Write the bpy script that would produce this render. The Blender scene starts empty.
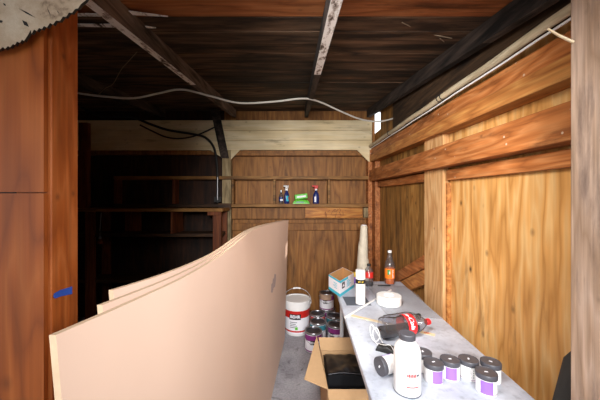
import bpy, math, random
from mathutils import Vector, Matrix, noise
random.seed(7)
C = bpy.context.scene.collection
PI = math.pi
F, CX, CY, EYE = 283.0, 294.0, 200.0, 1.45      # focal length in px, axis point, eye height
TZ = 0.73                                       # table top height

def P(x, y, Y):
    """world point seen at pixel x,y at depth Y"""
    return Vector(((x-CX)*Y/F, Y, EYE-(y-CY)*Y/F))

# ------------------------------------------------------------------ materials
def lin(h):
    h = h.lstrip('#'); o = []
    for i in (0, 2, 4):
        c = int(h[i:i+2], 16)/255
        o.append(c/12.92 if c <= .04045 else ((c+.055)/1.055)**2.4)
    return (*o, 1)

def newmat(name):
    m = bpy.data.materials.new(name); m.use_nodes = True
    nt = m.node_tree
    b = nt.nodes['Principled BSDF']
    return m, nt, b

def node(nt, t, **kw):
    n = nt.nodes.new(t)
    for k, v in kw.items(): setattr(n, k, v)
    return n

def ramp(nt, stops, interp='LINEAR'):
    r = nt.nodes.new('ShaderNodeValToRGB'); e = r.color_ramp.elements
    r.color_ramp.interpolation = interp
    while len(e) < len(stops): e.new(.5)
    for el, (p, c) in zip(e, stops):
        el.position = p; el.color = c if len(c) == 4 else (*c, 1)
    return r

def g(v): return (v, v, v, 1)

def mix(nt, fac, a, b, mode='MIX'):
    n = nt.nodes.new('ShaderNodeMix'); n.data_type = 'RGBA'; n.blend_type = mode
    for sock, val in ((n.inputs[0], fac), (n.inputs[6], a), (n.inputs[7], b)):
        if hasattr(val, 'is_linked') or hasattr(val, 'links'): nt.links.new(val, sock)
        elif sock is n.inputs[0]: sock.default_value = val
        else: sock.default_value = val
    return n.outputs[2]

def plain(name, col, rough=.5, metal=0, var=0.0, scale=20, bump=0.0, spec=.5):
    m, nt, b = newmat(name)
    b.inputs['Base Color'].default_value = lin(col)
    b.inputs['Roughness'].default_value = rough; b.inputs['Metallic'].default_value = metal
    b.inputs['Specular IOR Level'].default_value = spec
    if var or bump:
        tc = node(nt, 'ShaderNodeTexCoord'); nz = node(nt, 'ShaderNodeTexNoise')
        nz.inputs['Scale'].default_value = scale; nz.inputs['Detail'].default_value = 6
        nt.links.new(tc.outputs['Object'], nz.inputs['Vector'])
        if var:
            r = ramp(nt, [(.3, g(1-var)), (.7, g(1.0))]); nt.links.new(nz.outputs['Fac'], r.inputs[0])
            nt.links.new(mix(nt, 1.0, lin(col), r.outputs[0], 'MULTIPLY'), b.inputs['Base Color'])
        if bump:
            bp = node(nt, 'ShaderNodeBump'); bp.inputs['Strength'].default_value = bump; bp.inputs['Distance'].default_value = .01
            nt.links.new(nz.outputs['Fac'], bp.inputs['Height']); nt.links.new(bp.outputs[0], b.inputs['Normal'])
    return m

def wood(name, base, dark, light, axis='Z', scale=1.0, rings=9, fine=.35, rough=.6, knots=.5, dirt=None, dirt_amt=0, spec=.3, flecks=None, fig=.6, specks=0):
    """stretched noise contours = flame grain; fine fibres; dark knots; optional grime"""
    m, nt, b = newmat(name); L = nt.links.new
    tc = node(nt, 'ShaderNodeTexCoord'); oi = node(nt, 'ShaderNodeObjectInfo')
    off = node(nt, 'ShaderNodeVectorMath', operation='SCALE'); cmb = node(nt, 'ShaderNodeCombineXYZ')
    for i in range(3): L(oi.outputs['Random'], cmb.inputs[i])
    L(cmb.outputs[0], off.inputs[0]); off.inputs['Scale'].default_value = 13.7
    add = node(nt, 'ShaderNodeVectorMath', operation='ADD'); L(tc.outputs['Object'], add.inputs[0]); L(off.outputs[0], add.inputs[1])
    def mapped(along, across):
        mp = node(nt, 'ShaderNodeMapping'); s = [across*scale]*3; s['XYZ'.index(axis)] = along*scale
        mp.inputs['Scale'].default_value = s; L(add.outputs[0], mp.inputs['Vector']); return mp.outputs[0]
    n1 = node(nt, 'ShaderNodeTexNoise'); n1.inputs['Scale'].default_value = 1; n1.inputs['Detail'].default_value = 3.5; n1.inputs['Roughness'].default_value = .45
    L(mapped(.9, 6.0), n1.inputs['Vector'])
    mu = node(nt, 'ShaderNodeMath', operation='MULTIPLY'); L(n1.outputs['Fac'], mu.inputs[0]); mu.inputs[1].default_value = rings
    fr = node(nt, 'ShaderNodeMath', operation='PINGPONG'); L(mu.outputs[0], fr.inputs[0]); fr.inputs[1].default_value = .5
    dk = lin(dark); bs = lin(base); lt = lin(light); soft = lambda c, k: tuple(bs[i]+(c[i]-bs[i])*k for i in range(3))
    r1 = ramp(nt, [(0, soft(dk,fig)), (.25, soft(dk,fig*.35)), (.5, bs), (1, soft(lt,.8))])
    m2 = node(nt, 'ShaderNodeMath', operation='MULTIPLY'); L(fr.outputs[0], m2.inputs[0]); m2.inputs[1].default_value = 2
    L(m2.outputs[0], r1.inputs[0])
    n2 = node(nt, 'ShaderNodeTexNoise'); n2.inputs['Scale'].default_value = 1; n2.inputs['Detail'].default_value = 5
    L(mapped(2.5, 75), n2.inputs['Vector'])
    r2 = ramp(nt, [(.3, g(1-fine)), (.7, g(1.0))]); L(n2.outputs['Fac'], r2.inputs[0])
    col = mix(nt, 1.0, r1.outputs[0], r2.outputs[0], 'MULTIPLY')
    n3 = node(nt, 'ShaderNodeTexNoise'); n3.inputs['Scale'].default_value = 2.2; n3.inputs['Detail'].default_value = 3
    L(add.outputs[0], n3.inputs['Vector'])
    r3 = ramp(nt, [(.3, g(.78)), (.7, g(1.08))]); L(n3.outputs['Fac'], r3.inputs[0])
    col = mix(nt, 1.0, col, r3.outputs[0], 'MULTIPLY')
    if knots:
        v = node(nt, 'ShaderNodeTexVoronoi'); v.inputs['Scale'].default_value = 1
        L(mapped(6.5, 9.0), v.inputs['Vector'])
        rk = ramp(nt, [(.0, g(1)), (.04, g(.85)), (.08, g(.4)), (.14, g(0))]); L(v.outputs['Distance'], rk.inputs[0])
        kf = node(nt, 'ShaderNodeMath', operation='MULTIPLY'); L(rk.outputs[0], kf.inputs[0]); kf.inputs[1].default_value = knots
        col = mix(nt, kf.outputs[0], col, lin('#2a140a'))
    if dirt:
        n4 = node(nt, 'ShaderNodeTexNoise'); n4.inputs['Scale'].default_value = 1; n4.inputs['Detail'].default_value = 7; n4.inputs['Roughness'].default_value = .65
        L(mapped(1.6, 9), n4.inputs['Vector'])
        rd = ramp(nt, [(.62-.35*dirt_amt, g(0)), (.78-.3*dirt_amt, g(1))]); L(n4.outputs['Fac'], rd.inputs[0])
        col = mix(nt, rd.outputs[0], col, lin(dirt))
    if flecks:
        n5 = node(nt, 'ShaderNodeTexNoise'); n5.inputs['Scale'].default_value = 1; n5.inputs['Detail'].default_value = 4
        L(mapped(2.6, 26), n5.inputs['Vector'])
        rf = ramp(nt, [(.68, g(0)), (.74, g(.75))]); L(n5.outputs['Fac'], rf.inputs[0])
        col = mix(nt, rf.outputs[0], col, lin(flecks))
    if specks:
        v2 = node(nt, 'ShaderNodeTexVoronoi'); v2.inputs['Scale'].default_value = 17; L(add.outputs[0], v2.inputs['Vector'])
        rs = ramp(nt, [(0, g(specks)), (.07, g(specks)), (.10, g(0))]); L(v2.outputs['Distance'], rs.inputs[0])
        col = mix(nt, rs.outputs[0], col, lin('#d8cbb8'))
    L(col, b.inputs['Base Color'])
    b.inputs['Roughness'].default_value = rough; b.inputs['Specular IOR Level'].default_value = spec
    bp = node(nt, 'ShaderNodeBump'); bp.inputs['Strength'].default_value = .25; bp.inputs['Distance'].default_value = .004
    L(n2.outputs['Fac'], bp.inputs['Height']); L(bp.outputs[0], b.inputs['Normal'])
    return m

def clear(name, tint='#ffffff', gloss=.12, rough=.05, milk=0):
    """thin clear plastic: see-through film with a fresnel sheen"""
    m, nt, b = newmat(name); nt.nodes.remove(b); L = nt.links.new
    t = node(nt, 'ShaderNodeBsdfTransparent'); t.inputs[0].default_value = lin(tint)
    gl = node(nt, 'ShaderNodeBsdfGlossy'); gl.inputs['Roughness'].default_value = rough
    lw = node(nt, 'ShaderNodeLayerWeight'); lw.inputs['Blend'].default_value = .12
    ad = node(nt, 'ShaderNodeMath', operation='ADD'); L(lw.outputs['Fresnel'], ad.inputs[0]); ad.inputs[1].default_value = gloss; ad.use_clamp = True
    mx = node(nt, 'ShaderNodeMixShader'); L(ad.outputs[0], mx.inputs[0]); L(t.outputs[0], mx.inputs[1]); L(gl.outputs[0], mx.inputs[2])
    out = mx.outputs[0]
    if milk:
        df = node(nt, 'ShaderNodeBsdfDiffuse'); df.inputs[0].default_value = lin('#e4e5ea'); m2 = node(nt, 'ShaderNodeMixShader'); m2.inputs[0].default_value = milk
        L(out, m2.inputs[1]); L(df.outputs[0], m2.inputs[2]); out = m2.outputs[0]
    L(out, nt.nodes['Material Output'].inputs[0])
    return m

M = {}
M['ply_right'] = wood('plywood warm', '#d69c58', '#a0662a', '#e2b578', 'Z', .85, 9, .22, .55, .9, '#7d5a34', .08, fig=.55)
M['ply_right_old'] = wood('plywood weathered', '#ab7638', '#6d4620', '#bb8b4c', 'Z', 1.1, 10, .4, .6, .8, '#54391c', .35)
M['ply_left'] = wood('plywood red brown', '#b05c24', '#8c4418', '#be6a30', 'Z', .8, 10, .25, .5, .5, fig=.7)
M['stud_left'] = wood('fir red', '#b86128', '#98491b', '#c9733a', 'Z', 1.5, 8, .3, .5, .5)
M['stud_pale'] = wood('pine pale', '#d3a06a', '#b47d48', '#e2b681', 'Z', 1.5, 6, .25, .6, .6)
M['rail'] = wood('fir rail', '#b86f3a', '#87491f', '#ca8650', 'Y', 1.3, 9, .35, .55, .5, '#4c2712', .25, specks=.6)
M['rail_light'] = wood('fir rail light', '#c07c40', '#935426', '#d29552', 'Y', 1.3, 8, .35, .55, .5, '#5f3518', .15)
M['jamb'] = wood('weathered jamb', '#c4a48b', '#a58468', '#d3b59f', 'Z', 1.6, 6, .3, .7, .3, '#7d685c', .3)
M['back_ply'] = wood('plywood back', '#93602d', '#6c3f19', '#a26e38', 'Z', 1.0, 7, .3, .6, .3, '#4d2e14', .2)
M['back_shaded'] = wood('dark shaded back', '#3a2010', '#211007', '#482915', 'Z', 1.0, 7, .5, .7, .3, '#170d07', .5)  # dark wood, deepened further so its colour carries the back-left shade
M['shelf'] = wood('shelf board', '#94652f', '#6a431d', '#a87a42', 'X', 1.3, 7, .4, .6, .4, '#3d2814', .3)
M['shelf_shaded'] = wood('shelf board shaded', '#4a2f18', '#2c180b', '#593b1e', 'X', 1.3, 7, .4, .6, .3, '#201208', .4)  # darker copy of the shelf wood, back-left shade put into the colour
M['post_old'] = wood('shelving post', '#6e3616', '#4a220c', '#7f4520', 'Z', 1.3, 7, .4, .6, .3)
M['post_pale'] = wood('pale post', '#a38c66', '#7b6748', '#b8a37d', 'Z', 1.3, 6, .3, .7, .3, '#4f4430', .3)
M['orange_board'] = wood('orange board', '#bb7527', '#8c4f16', '#cd8b3b', 'X', 1.6, 8, .3, .5, .5, '#5a2c0e', .25)
M['ceil_dark'] = wood('charred roof board', '#5e4532', '#30231a', '#755a44', 'X', 1.0, 6, .5, .75, .0, '#1b130d', .55, flecks='#a06a3a', fig=1)
M['ceil_mid'] = wood('sooty roof board', '#6c523e', '#3c2c22', '#846851', 'X', 1.0, 6, .5, .75, .0, '#221812', .5, flecks='#9a7350', fig=1)
M['ceil_red'] = wood('red roof board', '#b06a3c', '#86451f', '#c27c4c', 'X', 1.2, 8, .4, .6, .4, '#4a2510', .25)
M['rafter'] = wood('sooty rafter', '#7d6b60', '#554840', '#8f7d71', 'Y', 1.3, 6, .5, .8, .5, '#1e1815', .4)
M['dark_brown'] = wood('dark brown wood', '#4e3825', '#302014', '#5f4630', 'Y', 1.3, 6, .5, .8, .2, '#1c130c', .4)  # dark brown for the board above the pipe
M['rafter_dark'] = wood('black rafter', '#4a3d36', '#2c2420', '#5a4c44', 'Y', 1.3, 6, .5, .8, .2, '#100c0a', .5)
def flaking():
    m, nt, b = newmat('flaking white paint'); L = nt.links.new
    tc = node(nt, 'ShaderNodeTexCoord'); mp = node(nt, 'ShaderNodeMapping'); mp.inputs['Scale'].default_value = (26,9,26); L(tc.outputs['Object'], mp.inputs['Vector'])
    n = node(nt, 'ShaderNodeTexNoise'); n.inputs['Scale'].default_value = 1; n.inputs['Detail'].default_value = 6; n.inputs['Roughness'].default_value = .7; L(mp.outputs[0], n.inputs['Vector'])
    r = ramp(nt, [(.38, lin('#4a3a31')), (.44, lin('#b9aaa0')), (.50, lin('#f1ece8')), (.8, lin('#f6f2ef'))]); L(n.outputs['Fac'], r.inputs[0])
    L(r.outputs[0], b.inputs['Base Color']); b.inputs['Roughness'].default_value = .8
    return m
M['whitewash'] = flaking()
M['siding'] = wood('cream painted siding', '#dcc69c', '#c9b184', '#e6d4b0', 'X', 1.0, 3, .15, .7, .35, '#7a6a4e', .12)
M['pipe_paint'] = wood('cream painted conduit', '#cbb99a', '#ad9a7a', '#d8c9ac', 'Y', 2.0, 4, .2, .6, .2, '#6d5d48', .2)
M['stick'] = wood('pale stick', '#e0c8a2', '#c9ad83', '#ecdab9', 'X', 3, 5, .2, .6, 0)
M['hardboard'] = plain('tan hardboard', '#dfbfaa', .62, 0, .05, 3, 0, .25)
M['hardboard_edge'] = plain('hardboard edge', '#dcbd9c', .8, 0, .12, 60)
M['ink'] = plain('ink stamp', '#b8a09b', .8, 0, .2, 90)
M['card'] = plain('brown cardboard', '#b5926c', .8, 0, .08, 40, 0, .2)
M['kraft'] = plain('kraft inside', '#c59a68', .8, 0, .08, 40, 0, .2)
M['white'] = plain('white plastic', '#eceae8', .35)
M['white_paper'] = plain('white label', '#eceaf0', .5)
M['paper_soft'] = plain('white paper tape', '#ecebe9', .8, 0, .05, 80)
M['table'] = None
M['black_plastic'] = plain('black plastic', '#121316', .28, 0, .2, 6, .25)
M['black'] = plain('black matte', '#151515', .55)
M['lid_grey'] = plain('charcoal lid', '#4b4a50', .42, 0, .12, 60)
M['purple'] = plain('lilac label', '#9468cc', .5)
M['magenta'] = plain('plum label', '#7e2a72', .45)
M['teal'] = plain('teal label', '#33808e', .45)
M['red'] = plain('red label', '#c2231c', .42)
M['cola_red'] = plain('cola red', '#d81e22', .38)
M['cola'] = plain('dark cola', '#1d0d08', .15)
M['orange_soda'] = plain('orange soda', '#d9691a', .15)
M['orange_label'] = plain('orange label', '#ee7a1c', .45)
M['green'] = plain('green', '#2d8f4a', .5)
M['lime'] = plain('lime packet', '#63bf3c', .4)
M['cyan'] = plain('cyan print', '#39b7cf', .5)
M['navy'] = plain('navy bottle', '#1c2a66', .3)
M['yellow'] = plain('yellow packet', '#e3c53a', .5)
M['tin'] = plain('tin metal', '#a9a9ad', .32, .9, .15, 30)
M['tin_dark'] = plain('painted tin lid', '#55565e', .38, .7, .3, 18)
M['spill'] = plain('dried paint', '#b3947c', .6, 0, .3, 30)
M['wire'] = plain('steel wire', '#9a9a9c', .35, .9)
M['cable'] = plain('pale grey cable', '#c3beb4', .5)
M['cable_dark'] = plain('black cable', '#1a1715', .6)
M['blue_tape'] = plain('blue tape', '#2f56b8', .6, 0, .2, 50)
M['slate'] = plain('slate paper', '#565c66', .7, 0, .15, 30)
M['dark_mat'] = plain('dark grey mat', '#3a3733', .85, 0, .3, 15, .3)
M['web'] = plain('cobweb', '#8b7a64', .9)
M['leg_metal'] = plain('grey table leg', '#bdbfc4', .4, .3)
M['clear'] = clear('clear plastic', '#e6e6ea', .06, .05, .04)
M['film'] = clear('clear film', '#f3f4f6', .02, .25, .2)
M['roll'] = plain('fibre wrap', '#e2d5be', .6, 0, .15, 25, .2)

def table_mat():
    m, nt, b = newmat('scuffed white table'); L = nt.links.new
    tc = node(nt, 'ShaderNodeTexCoord')
    n = node(nt, 'ShaderNodeTexNoise'); n.inputs['Scale'].default_value = 5; n.inputs['Detail'].default_value = 8; n.inputs['Roughness'].default_value = .65
    L(tc.outputs['Object'], n.inputs['Vector'])
    r = ramp(nt, [(.35, lin('#a3a7b3')), (.55, lin('#bdc2cd')), (.75, lin('#c9cdd7'))]); L(n.outputs['Fac'], r.inputs[0])
    n2 = node(nt, 'ShaderNodeTexNoise'); n2.inputs['Scale'].default_value = 42; n2.inputs['Detail'].default_value = 5
    L(tc.outputs['Object'], n2.inputs['Vector'])
    r2 = ramp(nt, [(.3, g(.8)), (.45, g(1))]); L(n2.outputs['Fac'], r2.inputs[0])
    L(mix(nt, 1, r.outputs[0], r2.outputs[0], 'MULTIPLY'), b.inputs['Base Color'])
    b.inputs['Roughness'].default_value = .42
    return m
M['table'] = table_mat()

def concrete(name, a, b_, c, stain):
    m, nt, b = newmat(name); L = nt.links.new
    tc = node(nt, 'ShaderNodeTexCoord')
    n = node(nt, 'ShaderNodeTexNoise'); n.inputs['Scale'].default_value = 3.5; n.inputs['Detail'].default_value = 9; n.inputs['Roughness'].default_value = .7
    L(tc.outputs['Object'], n.inputs['Vector'])
    r = ramp(nt, [(.3, lin(a)), (.5, lin(b_)), (.75, lin(c))]); L(n.outputs['Fac'], r.inputs[0])
    n2 = node(nt, 'ShaderNodeTexNoise'); n2.inputs['Scale'].default_value = 9; n2.inputs['Detail'].default_value = 6; n2.inputs['Distortion'].default_value = .8
    L(tc.outputs['Object'], n2.inputs['Vector'])
    r2 = ramp(nt, [(.60, g(0)), (.72, g(.8))]); L(n2.outputs['Fac'], r2.inputs[0])
    n3 = node(nt, 'ShaderNodeTexNoise'); n3.inputs['Scale'].default_value = 70; L(tc.outputs['Object'], n3.inputs['Vector'])
    r3 = ramp(nt, [(.3, g(.75)), (.6, g(1))]); L(n3.outputs['Fac'], r3.inputs[0])
    c1 = mix(nt, r2.outputs[0], r.outputs[0], lin(stain))
    L(mix(nt, 1, c1, r3.outputs[0], 'MULTIPLY'), b.inputs['Base Color']); b.inputs['Roughness'].default_value = .8
    return m
M['concrete'] = concrete('stained concrete', '#7d7a80', '#98959a', '#acaaad', '#4a4347')
M['ground'] = concrete('pale concrete outside', '#8b8a86', '#9b9994', '#a8a6a0', '#7b7974')

def peel_mat():
    m, nt, b = newmat('peeling bark paint'); L = nt.links.new
    tc = node(nt, 'ShaderNodeTexCoord')
    n = node(nt, 'ShaderNodeTexNoise'); n.inputs['Scale'].default_value = 11; n.inputs['Detail'].default_value = 8; n.inputs['Roughness'].default_value = .7
    L(tc.outputs['Object'], n.inputs['Vector'])
    r = ramp(nt, [(.32, lin('#6b5544')), (.43, lin('#bfa88e')), (.6, lin('#d2c0a8')), (.75, lin('#ddd0bd'))]); L(n.outputs['Fac'], r.inputs[0])
    L(r.outputs[0], b.inputs['Base Color']); b.inputs['Roughness'].default_value = .85
    bp = node(nt, 'ShaderNodeBump'); bp.inputs['Strength'].default_value = .5; bp.inputs['Distance'].default_value = .01
    L(n.outputs['Fac'], bp.inputs['Height']); L(bp.outputs[0], b.inputs['Normal'])
    return m
M['peel'] = peel_mat()

# ------------------------------------------------------------------ mesh building
class MB:
    def __init__(s): s.v = []; s.f = []; s.mi = []
    def add(s, vs, fs, mi=0):
        n = len(s.v); s.v += [tuple(v) for v in vs]
        s.f += [tuple(i+n for i in f) for f in fs]; s.mi += [mi]*len(fs); return s
    def box(s, lo, hi, mi=0, mat=None):
        x0, y0, z0 = lo; x1, y1, z1 = hi
        vs = [Vector(p) for p in ((x0,y0,z0),(x1,y0,z0),(x1,y1,z0),(x0,y1,z0),(x0,y0,z1),(x1,y0,z1),(x1,y1,z1),(x0,y1,z1))]
        if mat: vs = [mat @ v for v in vs]
        return s.add(vs, [(0,3,2,1),(4,5,6,7),(0,1,5,4),(1,2,6,5),(2,3,7,6),(3,0,4,7)], mi)
    def lathe(s, prof, seg=32, mat=None, mi=0, a0=0, a1=2*PI, mis=None, rfun=None):
        full = abs(a1-a0-2*PI) < 1e-6; n = seg if full else seg+1
        vs = []; fs = []; ms = []
        for r, z in prof:
            for k in range(n):
                a = a0+(a1-a0)*k/seg; rr = r*(rfun(a, z) if rfun else 1)
                vs.append(Vector((rr*math.cos(a), rr*math.sin(a), z)))
        for i in range(len(prof)-1):
            for k in range(seg):
                k2 = (k+1) % n if full else k+1
                fs.append((i*n+k, i*n+k2, (i+1)*n+k2, (i+1)*n+k)); ms.append(mis[i] if mis else mi)
        if mat: vs = [mat @ v for v in vs]
        b = len(s.v); s.v += [tuple(v) for v in vs]; s.f += [tuple(x+b for x in f) for f in fs]; s.mi += ms
        return s
    def tube(s, pts, r, seg=8, rf=None, mi=0):
        pts = [Vector(p) for p in pts]; vs = []; fs = []
        up = Vector((0,0,1)); prev = None
        for i, p in enumerate(pts):
            t = (pts[min(i+1,len(pts)-1)]-pts[max(i-1,0)]).normalized()
            if prev is None:
                a = t.cross(up)
                if a.length < 1e-3: a = t.cross(Vector((1,0,0)))
            else: a = prev-t*prev.dot(t)
            a.normalize(); prev = a; b = t.cross(a); rr = rf(i/(len(pts)-1)) if rf else r
            for k in range(seg):
                q = 2*PI*k/seg; vs.append(p+a*rr*math.cos(q)+b*rr*math.sin(q))
        for i in range(len(pts)-1):
            for k in range(seg):
                k2 = (k+1) % seg; fs.append((i*seg+k, i*seg+k2, (i+1)*seg+k2, (i+1)*seg+k))
        fs.append(tuple(range(seg-1,-1,-1))); fs.append(tuple((len(pts)-1)*seg+k for k in range(seg)))
        return s.add(vs, fs, mi)
    def prism(s, poly, d, mi=0):
        """closed polygon of 3d points extruded along vector d"""
        poly = [Vector(p) for p in poly]; n = len(poly); d = Vector(d)
        fs = [tuple(range(n-1,-1,-1)), tuple(range(n,2*n))]+[(i,(i+1)%n,n+(i+1)%n,n+i) for i in range(n)]
        return s.add(poly+[p+d for p in poly], fs, mi)
    def build(s, name, mats, parent=None, smooth=False, bevel=0, loc=None):
        me = bpy.data.meshes.new(name); me.from_pydata(s.v, [], s.f); me.update()
        mats = mats if isinstance(mats, (list, tuple)) else [mats]
        for m in mats: me.materials.append(M[m] if isinstance(m, str) else m)
        me.polygons.foreach_set('material_index', s.mi)
        import bmesh
        bm = bmesh.new(); bm.from_mesh(me); bmesh.ops.remove_doubles(bm, verts=bm.verts, dist=1e-6)
        bmesh.ops.recalc_face_normals(bm, faces=bm.faces); bm.to_mesh(me); bm.free()
        if smooth:
            me.polygons.foreach_set('use_smooth', [True]*len(me.polygons)); me.set_sharp_from_angle(angle=math.radians(38))
        o = bpy.data.objects.new(name, me); C.objects.link(o)
        if parent: o.parent = parent
        if loc is not None: o.location = loc
        if bevel:
            b = o.modifiers.new('soft_edges', 'BEVEL'); b.width = bevel; b.segments = 2; b.limit_method = 'ANGLE'
        return o

def smooth_path(pts, n=8):
    pts = [Vector(p) for p in pts]; out = []
    for i in range(len(pts)-1):
        p0 = pts[max(i-1,0)]; p1 = pts[i]; p2 = pts[i+1]; p3 = pts[min(i+2,len(pts)-1)]
        for k in range(n):
            t = k/n
            out.append(.5*((2*p1)+(p2-p0)*t+(2*p0-5*p1+4*p2-p3)*t*t+(3*p1-p0-3*p2+p3)*t**3))
    return out+[pts[-1]]

def interp(tab, x):
    if x <= tab[0][0]: return tab[0][1]
    for (a, va), (b, vb) in zip(tab, tab[1:]):
        if x <= b:
            t = (x-a)/(b-a); return va+(vb-va)*t
    return tab[-1][1]

def interp_s(tab, x):
    """smooth (Catmull-Rom style hermite) interpolation"""
    n = len(tab)
    if x <= tab[0][0]: return tab[0][1]
    if x >= tab[-1][0]: return tab[-1][1]
    def slope(i):
        a = tab[max(i-1,0)]; b = tab[min(i+1,n-1)]
        return (b[1]-a[1])/(b[0]-a[0])
    for i in range(n-1):
        if x <= tab[i+1][0]:
            h = tab[i+1][0]-tab[i][0]; t = (x-tab[i][0])/h
            return ((2*t**3-3*t*t+1)*tab[i][1]+(t**3-2*t*t+t)*h*slope(i)+(-2*t**3+3*t*t)*tab[i+1][1]+(t**3-t*t)*h*slope(i+1))

def tag(o, label, cat, group=None, kind=None):
    o['label'] = label; o['category'] = cat
    if group: o['group'] = group
    if kind: o['kind'] = kind
    return o

def thing(name, label, cat, loc=(0,0,0), rz=0, group=None):
    o = bpy.data.objects.new(name, None); C.objects.link(o); o.empty_display_size = .05
    o.location = loc; o.rotation_euler = (0,0,rz)
    return tag(o, label, cat, group)

def copy_tree(o, parent=None):
    c = o.copy(); C.objects.link(c)
    if parent: c.parent = parent
    for ch in list(o.children): copy_tree(ch, c)
    return c

def struct(name, mb, mat, label, cat, **kw):
    o = mb.build(name, mat, **kw); return tag(o, label, cat, None, 'structure')

def text_geo(s, size, bold=.0, shear=0):
    cu = bpy.data.curves.new('lettering', 'FONT'); cu.body = s; cu.size = size; cu.align_x = 'CENTER'; cu.align_y = 'CENTER'
    cu.offset = bold; cu.shear = shear; cu.resolution_u = 3
    o = bpy.data.objects.new('lettering', cu); C.objects.link(o)
    dg = bpy.context.evaluated_depsgraph_get(); dg.update()
    me = o.evaluated_get(dg).to_mesh()
    vs = [v.co.copy() for v in me.vertices]; fs = [tuple(p.vertices) for p in me.polygons]
    o.evaluated_get(dg).to_mesh_clear(); bpy.data.objects.remove(o); bpy.data.curves.remove(cu)
    return vs, fs

def text_on_cyl(mb, s, size, R, z, a, bold=0, shear=0, mi=0, vertical=False):
    vs, fs = text_geo(s, size, bold, shear); out = []
    for v in vs:
        x, y = (v.y*-1, v.x) if vertical else (v.x, v.y)
        q = a+x/R; out.append((R*math.cos(q), R*math.sin(q), z+y))
    mb.add(out, fs, mi)

def patch_cyl(mb, R, z0, z1, a0, a1, seg=12, mi=0):
    mb.lathe([(R, z0), (R, z1)], seg, None, mi, a0, a1)

# ------------------------------------------------------------------ room shell
XR, XW = .96, 1.0            # stud face and sheathing of right wall
YB, YS = 3.40, 3.50          # stud face and sheathing of back wall
XL = -2.75
def zc(Y): return 2.102+.127*Y           # underside of the roof boards
def zu(Y): return zc(Y)-.09              # underside of the rafters

mb = MB().box((XL-.1,.72,-.1), (XW+.1,YS+.1,0)); struct('floor', mb, 'concrete', 'stained grey concrete slab floor of the shed', 'floor')
mb = MB().box((-9,-9,-.12), (9,.72,-.004)); struct('ground', mb, 'ground', 'pale concrete yard outside the shed opening', 'ground')

# ceiling: roof boards across, sloping up to the back
EAVE = -.809
mb = MB(); y = EAVE; k = 0
while y < YS+.05:
    w = .148 if y < 1.2 else random.choice((.135,.145,.15))
    y2 = min(y+w, YS+.1); gap = .003+random.random()*.003
    red = y2 < 1.30
    mi = 0 if red else random.choice((1,1,2))
    dz = random.uniform(0,.005)
    xr = 1.75 if y2 < .98 else XW+.1
    mb.add([(XL-.1,y,zc(y)+dz),(xr,y,zc(y)+dz),(xr,y2-gap,zc(y2)+dz),(XL-.1,y2-gap,zc(y2)+dz),
            (XL-.1,y,zc(y)+.03),(xr,y,zc(y)+.03),(xr,y2-gap,zc(y2)+.03),(XL-.1,y2-gap,zc(y2)+.03)],
           [(0,3,2,1),(4,5,6,7),(0,1,5,4),(1,2,6,5),(2,3,7,6),(3,0,4,7)], mi)
    y = y2; k += 1
mb.add([(XL-.1,EAVE,zc(EAVE)+.03),(XW+.1,EAVE,zc(EAVE)+.03),(XW+.1,YS+.1,zc(YS+.1)+.03),(XL-.1,YS+.1,zc(YS+.1)+.03),
        (XL-.1,EAVE,zc(EAVE)+.06),(XW+.1,EAVE,zc(EAVE)+.06),(XW+.1,YS+.1,zc(YS+.1)+.06),(XL-.1,YS+.1,zc(YS+.1)+.06)],
       [(0,3,2,1),(4,5,6,7),(0,1,5,4),(1,2,6,5),(2,3,7,6),(3,0,4,7)], 1)
struct('ceiling', mb, ['ceil_red','ceil_dark','ceil_mid'], 'sloping plank ceiling, sooty black boards with reddish ones at the front', 'ceiling')

def rafter(name, x0, x1, mats, label, face=False, Y0=.62):
    mb = MB(); n = 12
    for k in range(n):
        a = Y0+(YB-.002-Y0)*k/n; b = Y0+(YB-.002-Y0)*(k+1)/n
        v = [(x0,a,zu(a)),(x1,a,zu(a)),(x1,b,zu(b)),(x0,b,zu(b)),(x0,a,zc(a)),(x1,a,zc(a)),(x1,b,zc(b)),(x0,b,zc(b))]
        w = 1 if face and a < face else 0
        mb.add(v, [(0,3,2,1)], w); mb.add(v, [(4,5,6,7),(1,2,6,5),(3,0,4,7)], 0)
        if k == 0: mb.add(v, [(0,1,5,4)], 0)
        if k == n-1: mb.add(v, [(2,3,7,6)], 0)
    struct(name, mb, mats, label, 'rafter')
rafter('rafter', -.735, -.695, ['rafter','whitewash'], 'grey sooty rafter with whitewashed underside, above the tan sheets', 2.0)
rafter('rafter', .126, .168, ['rafter_dark','whitewash'], 'dark rafter with flaking white paint under it, in the middle of the ceiling', 1.58)
rafter('rafter', .873, .915, ['rafter_dark','rafter'], 'black rafter running beside the right wall above the cream pipe', 1.2)
rafter('rafter', -1.58, -1.54, ['rafter_dark','rafter'], 'black rafter in the dark back corner beyond the left stud', .8)

# right wall
mb = MB().box((XW,.84,0), (XW+.05,1.93,2.5)).box((XW,1.93,0),(XW+.05,YS+.1,2.27),1).box((XW,1.93,2.27),(XW+.05,3.27,2.6),1)
struct('wall_right', mb, ['ply_right','ply_right_old'], 'plywood sheathing of the right wall, honey coloured with knots', 'wall')
def rail(name, x0, x1, Y0, Y1, zb, zt, mat, label, rise=.018):
    mb = MB(); n = 1
    v = []
    for Y in (Y0, Y1):
        d = (Y-.95)*rise
        v += [(x0,Y,zb+d),(x1,Y,zb+d),(x1,Y,zt+d),(x0,Y,zt+d)]
    mb.add(v, [(0,1,2,3),(7,6,5,4),(0,4,5,1),(1,5,6,2),(2,6,7,3),(3,7,4,0)])
    return struct(name, mb, mat, label, 'wall rail', bevel=.003)
rail('trim_1', .925, XW, .873, YB+.09, 1.935, 2.02, 'rail', 'reddish top plate right under the cream pipe on the right wall', .018)
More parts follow.
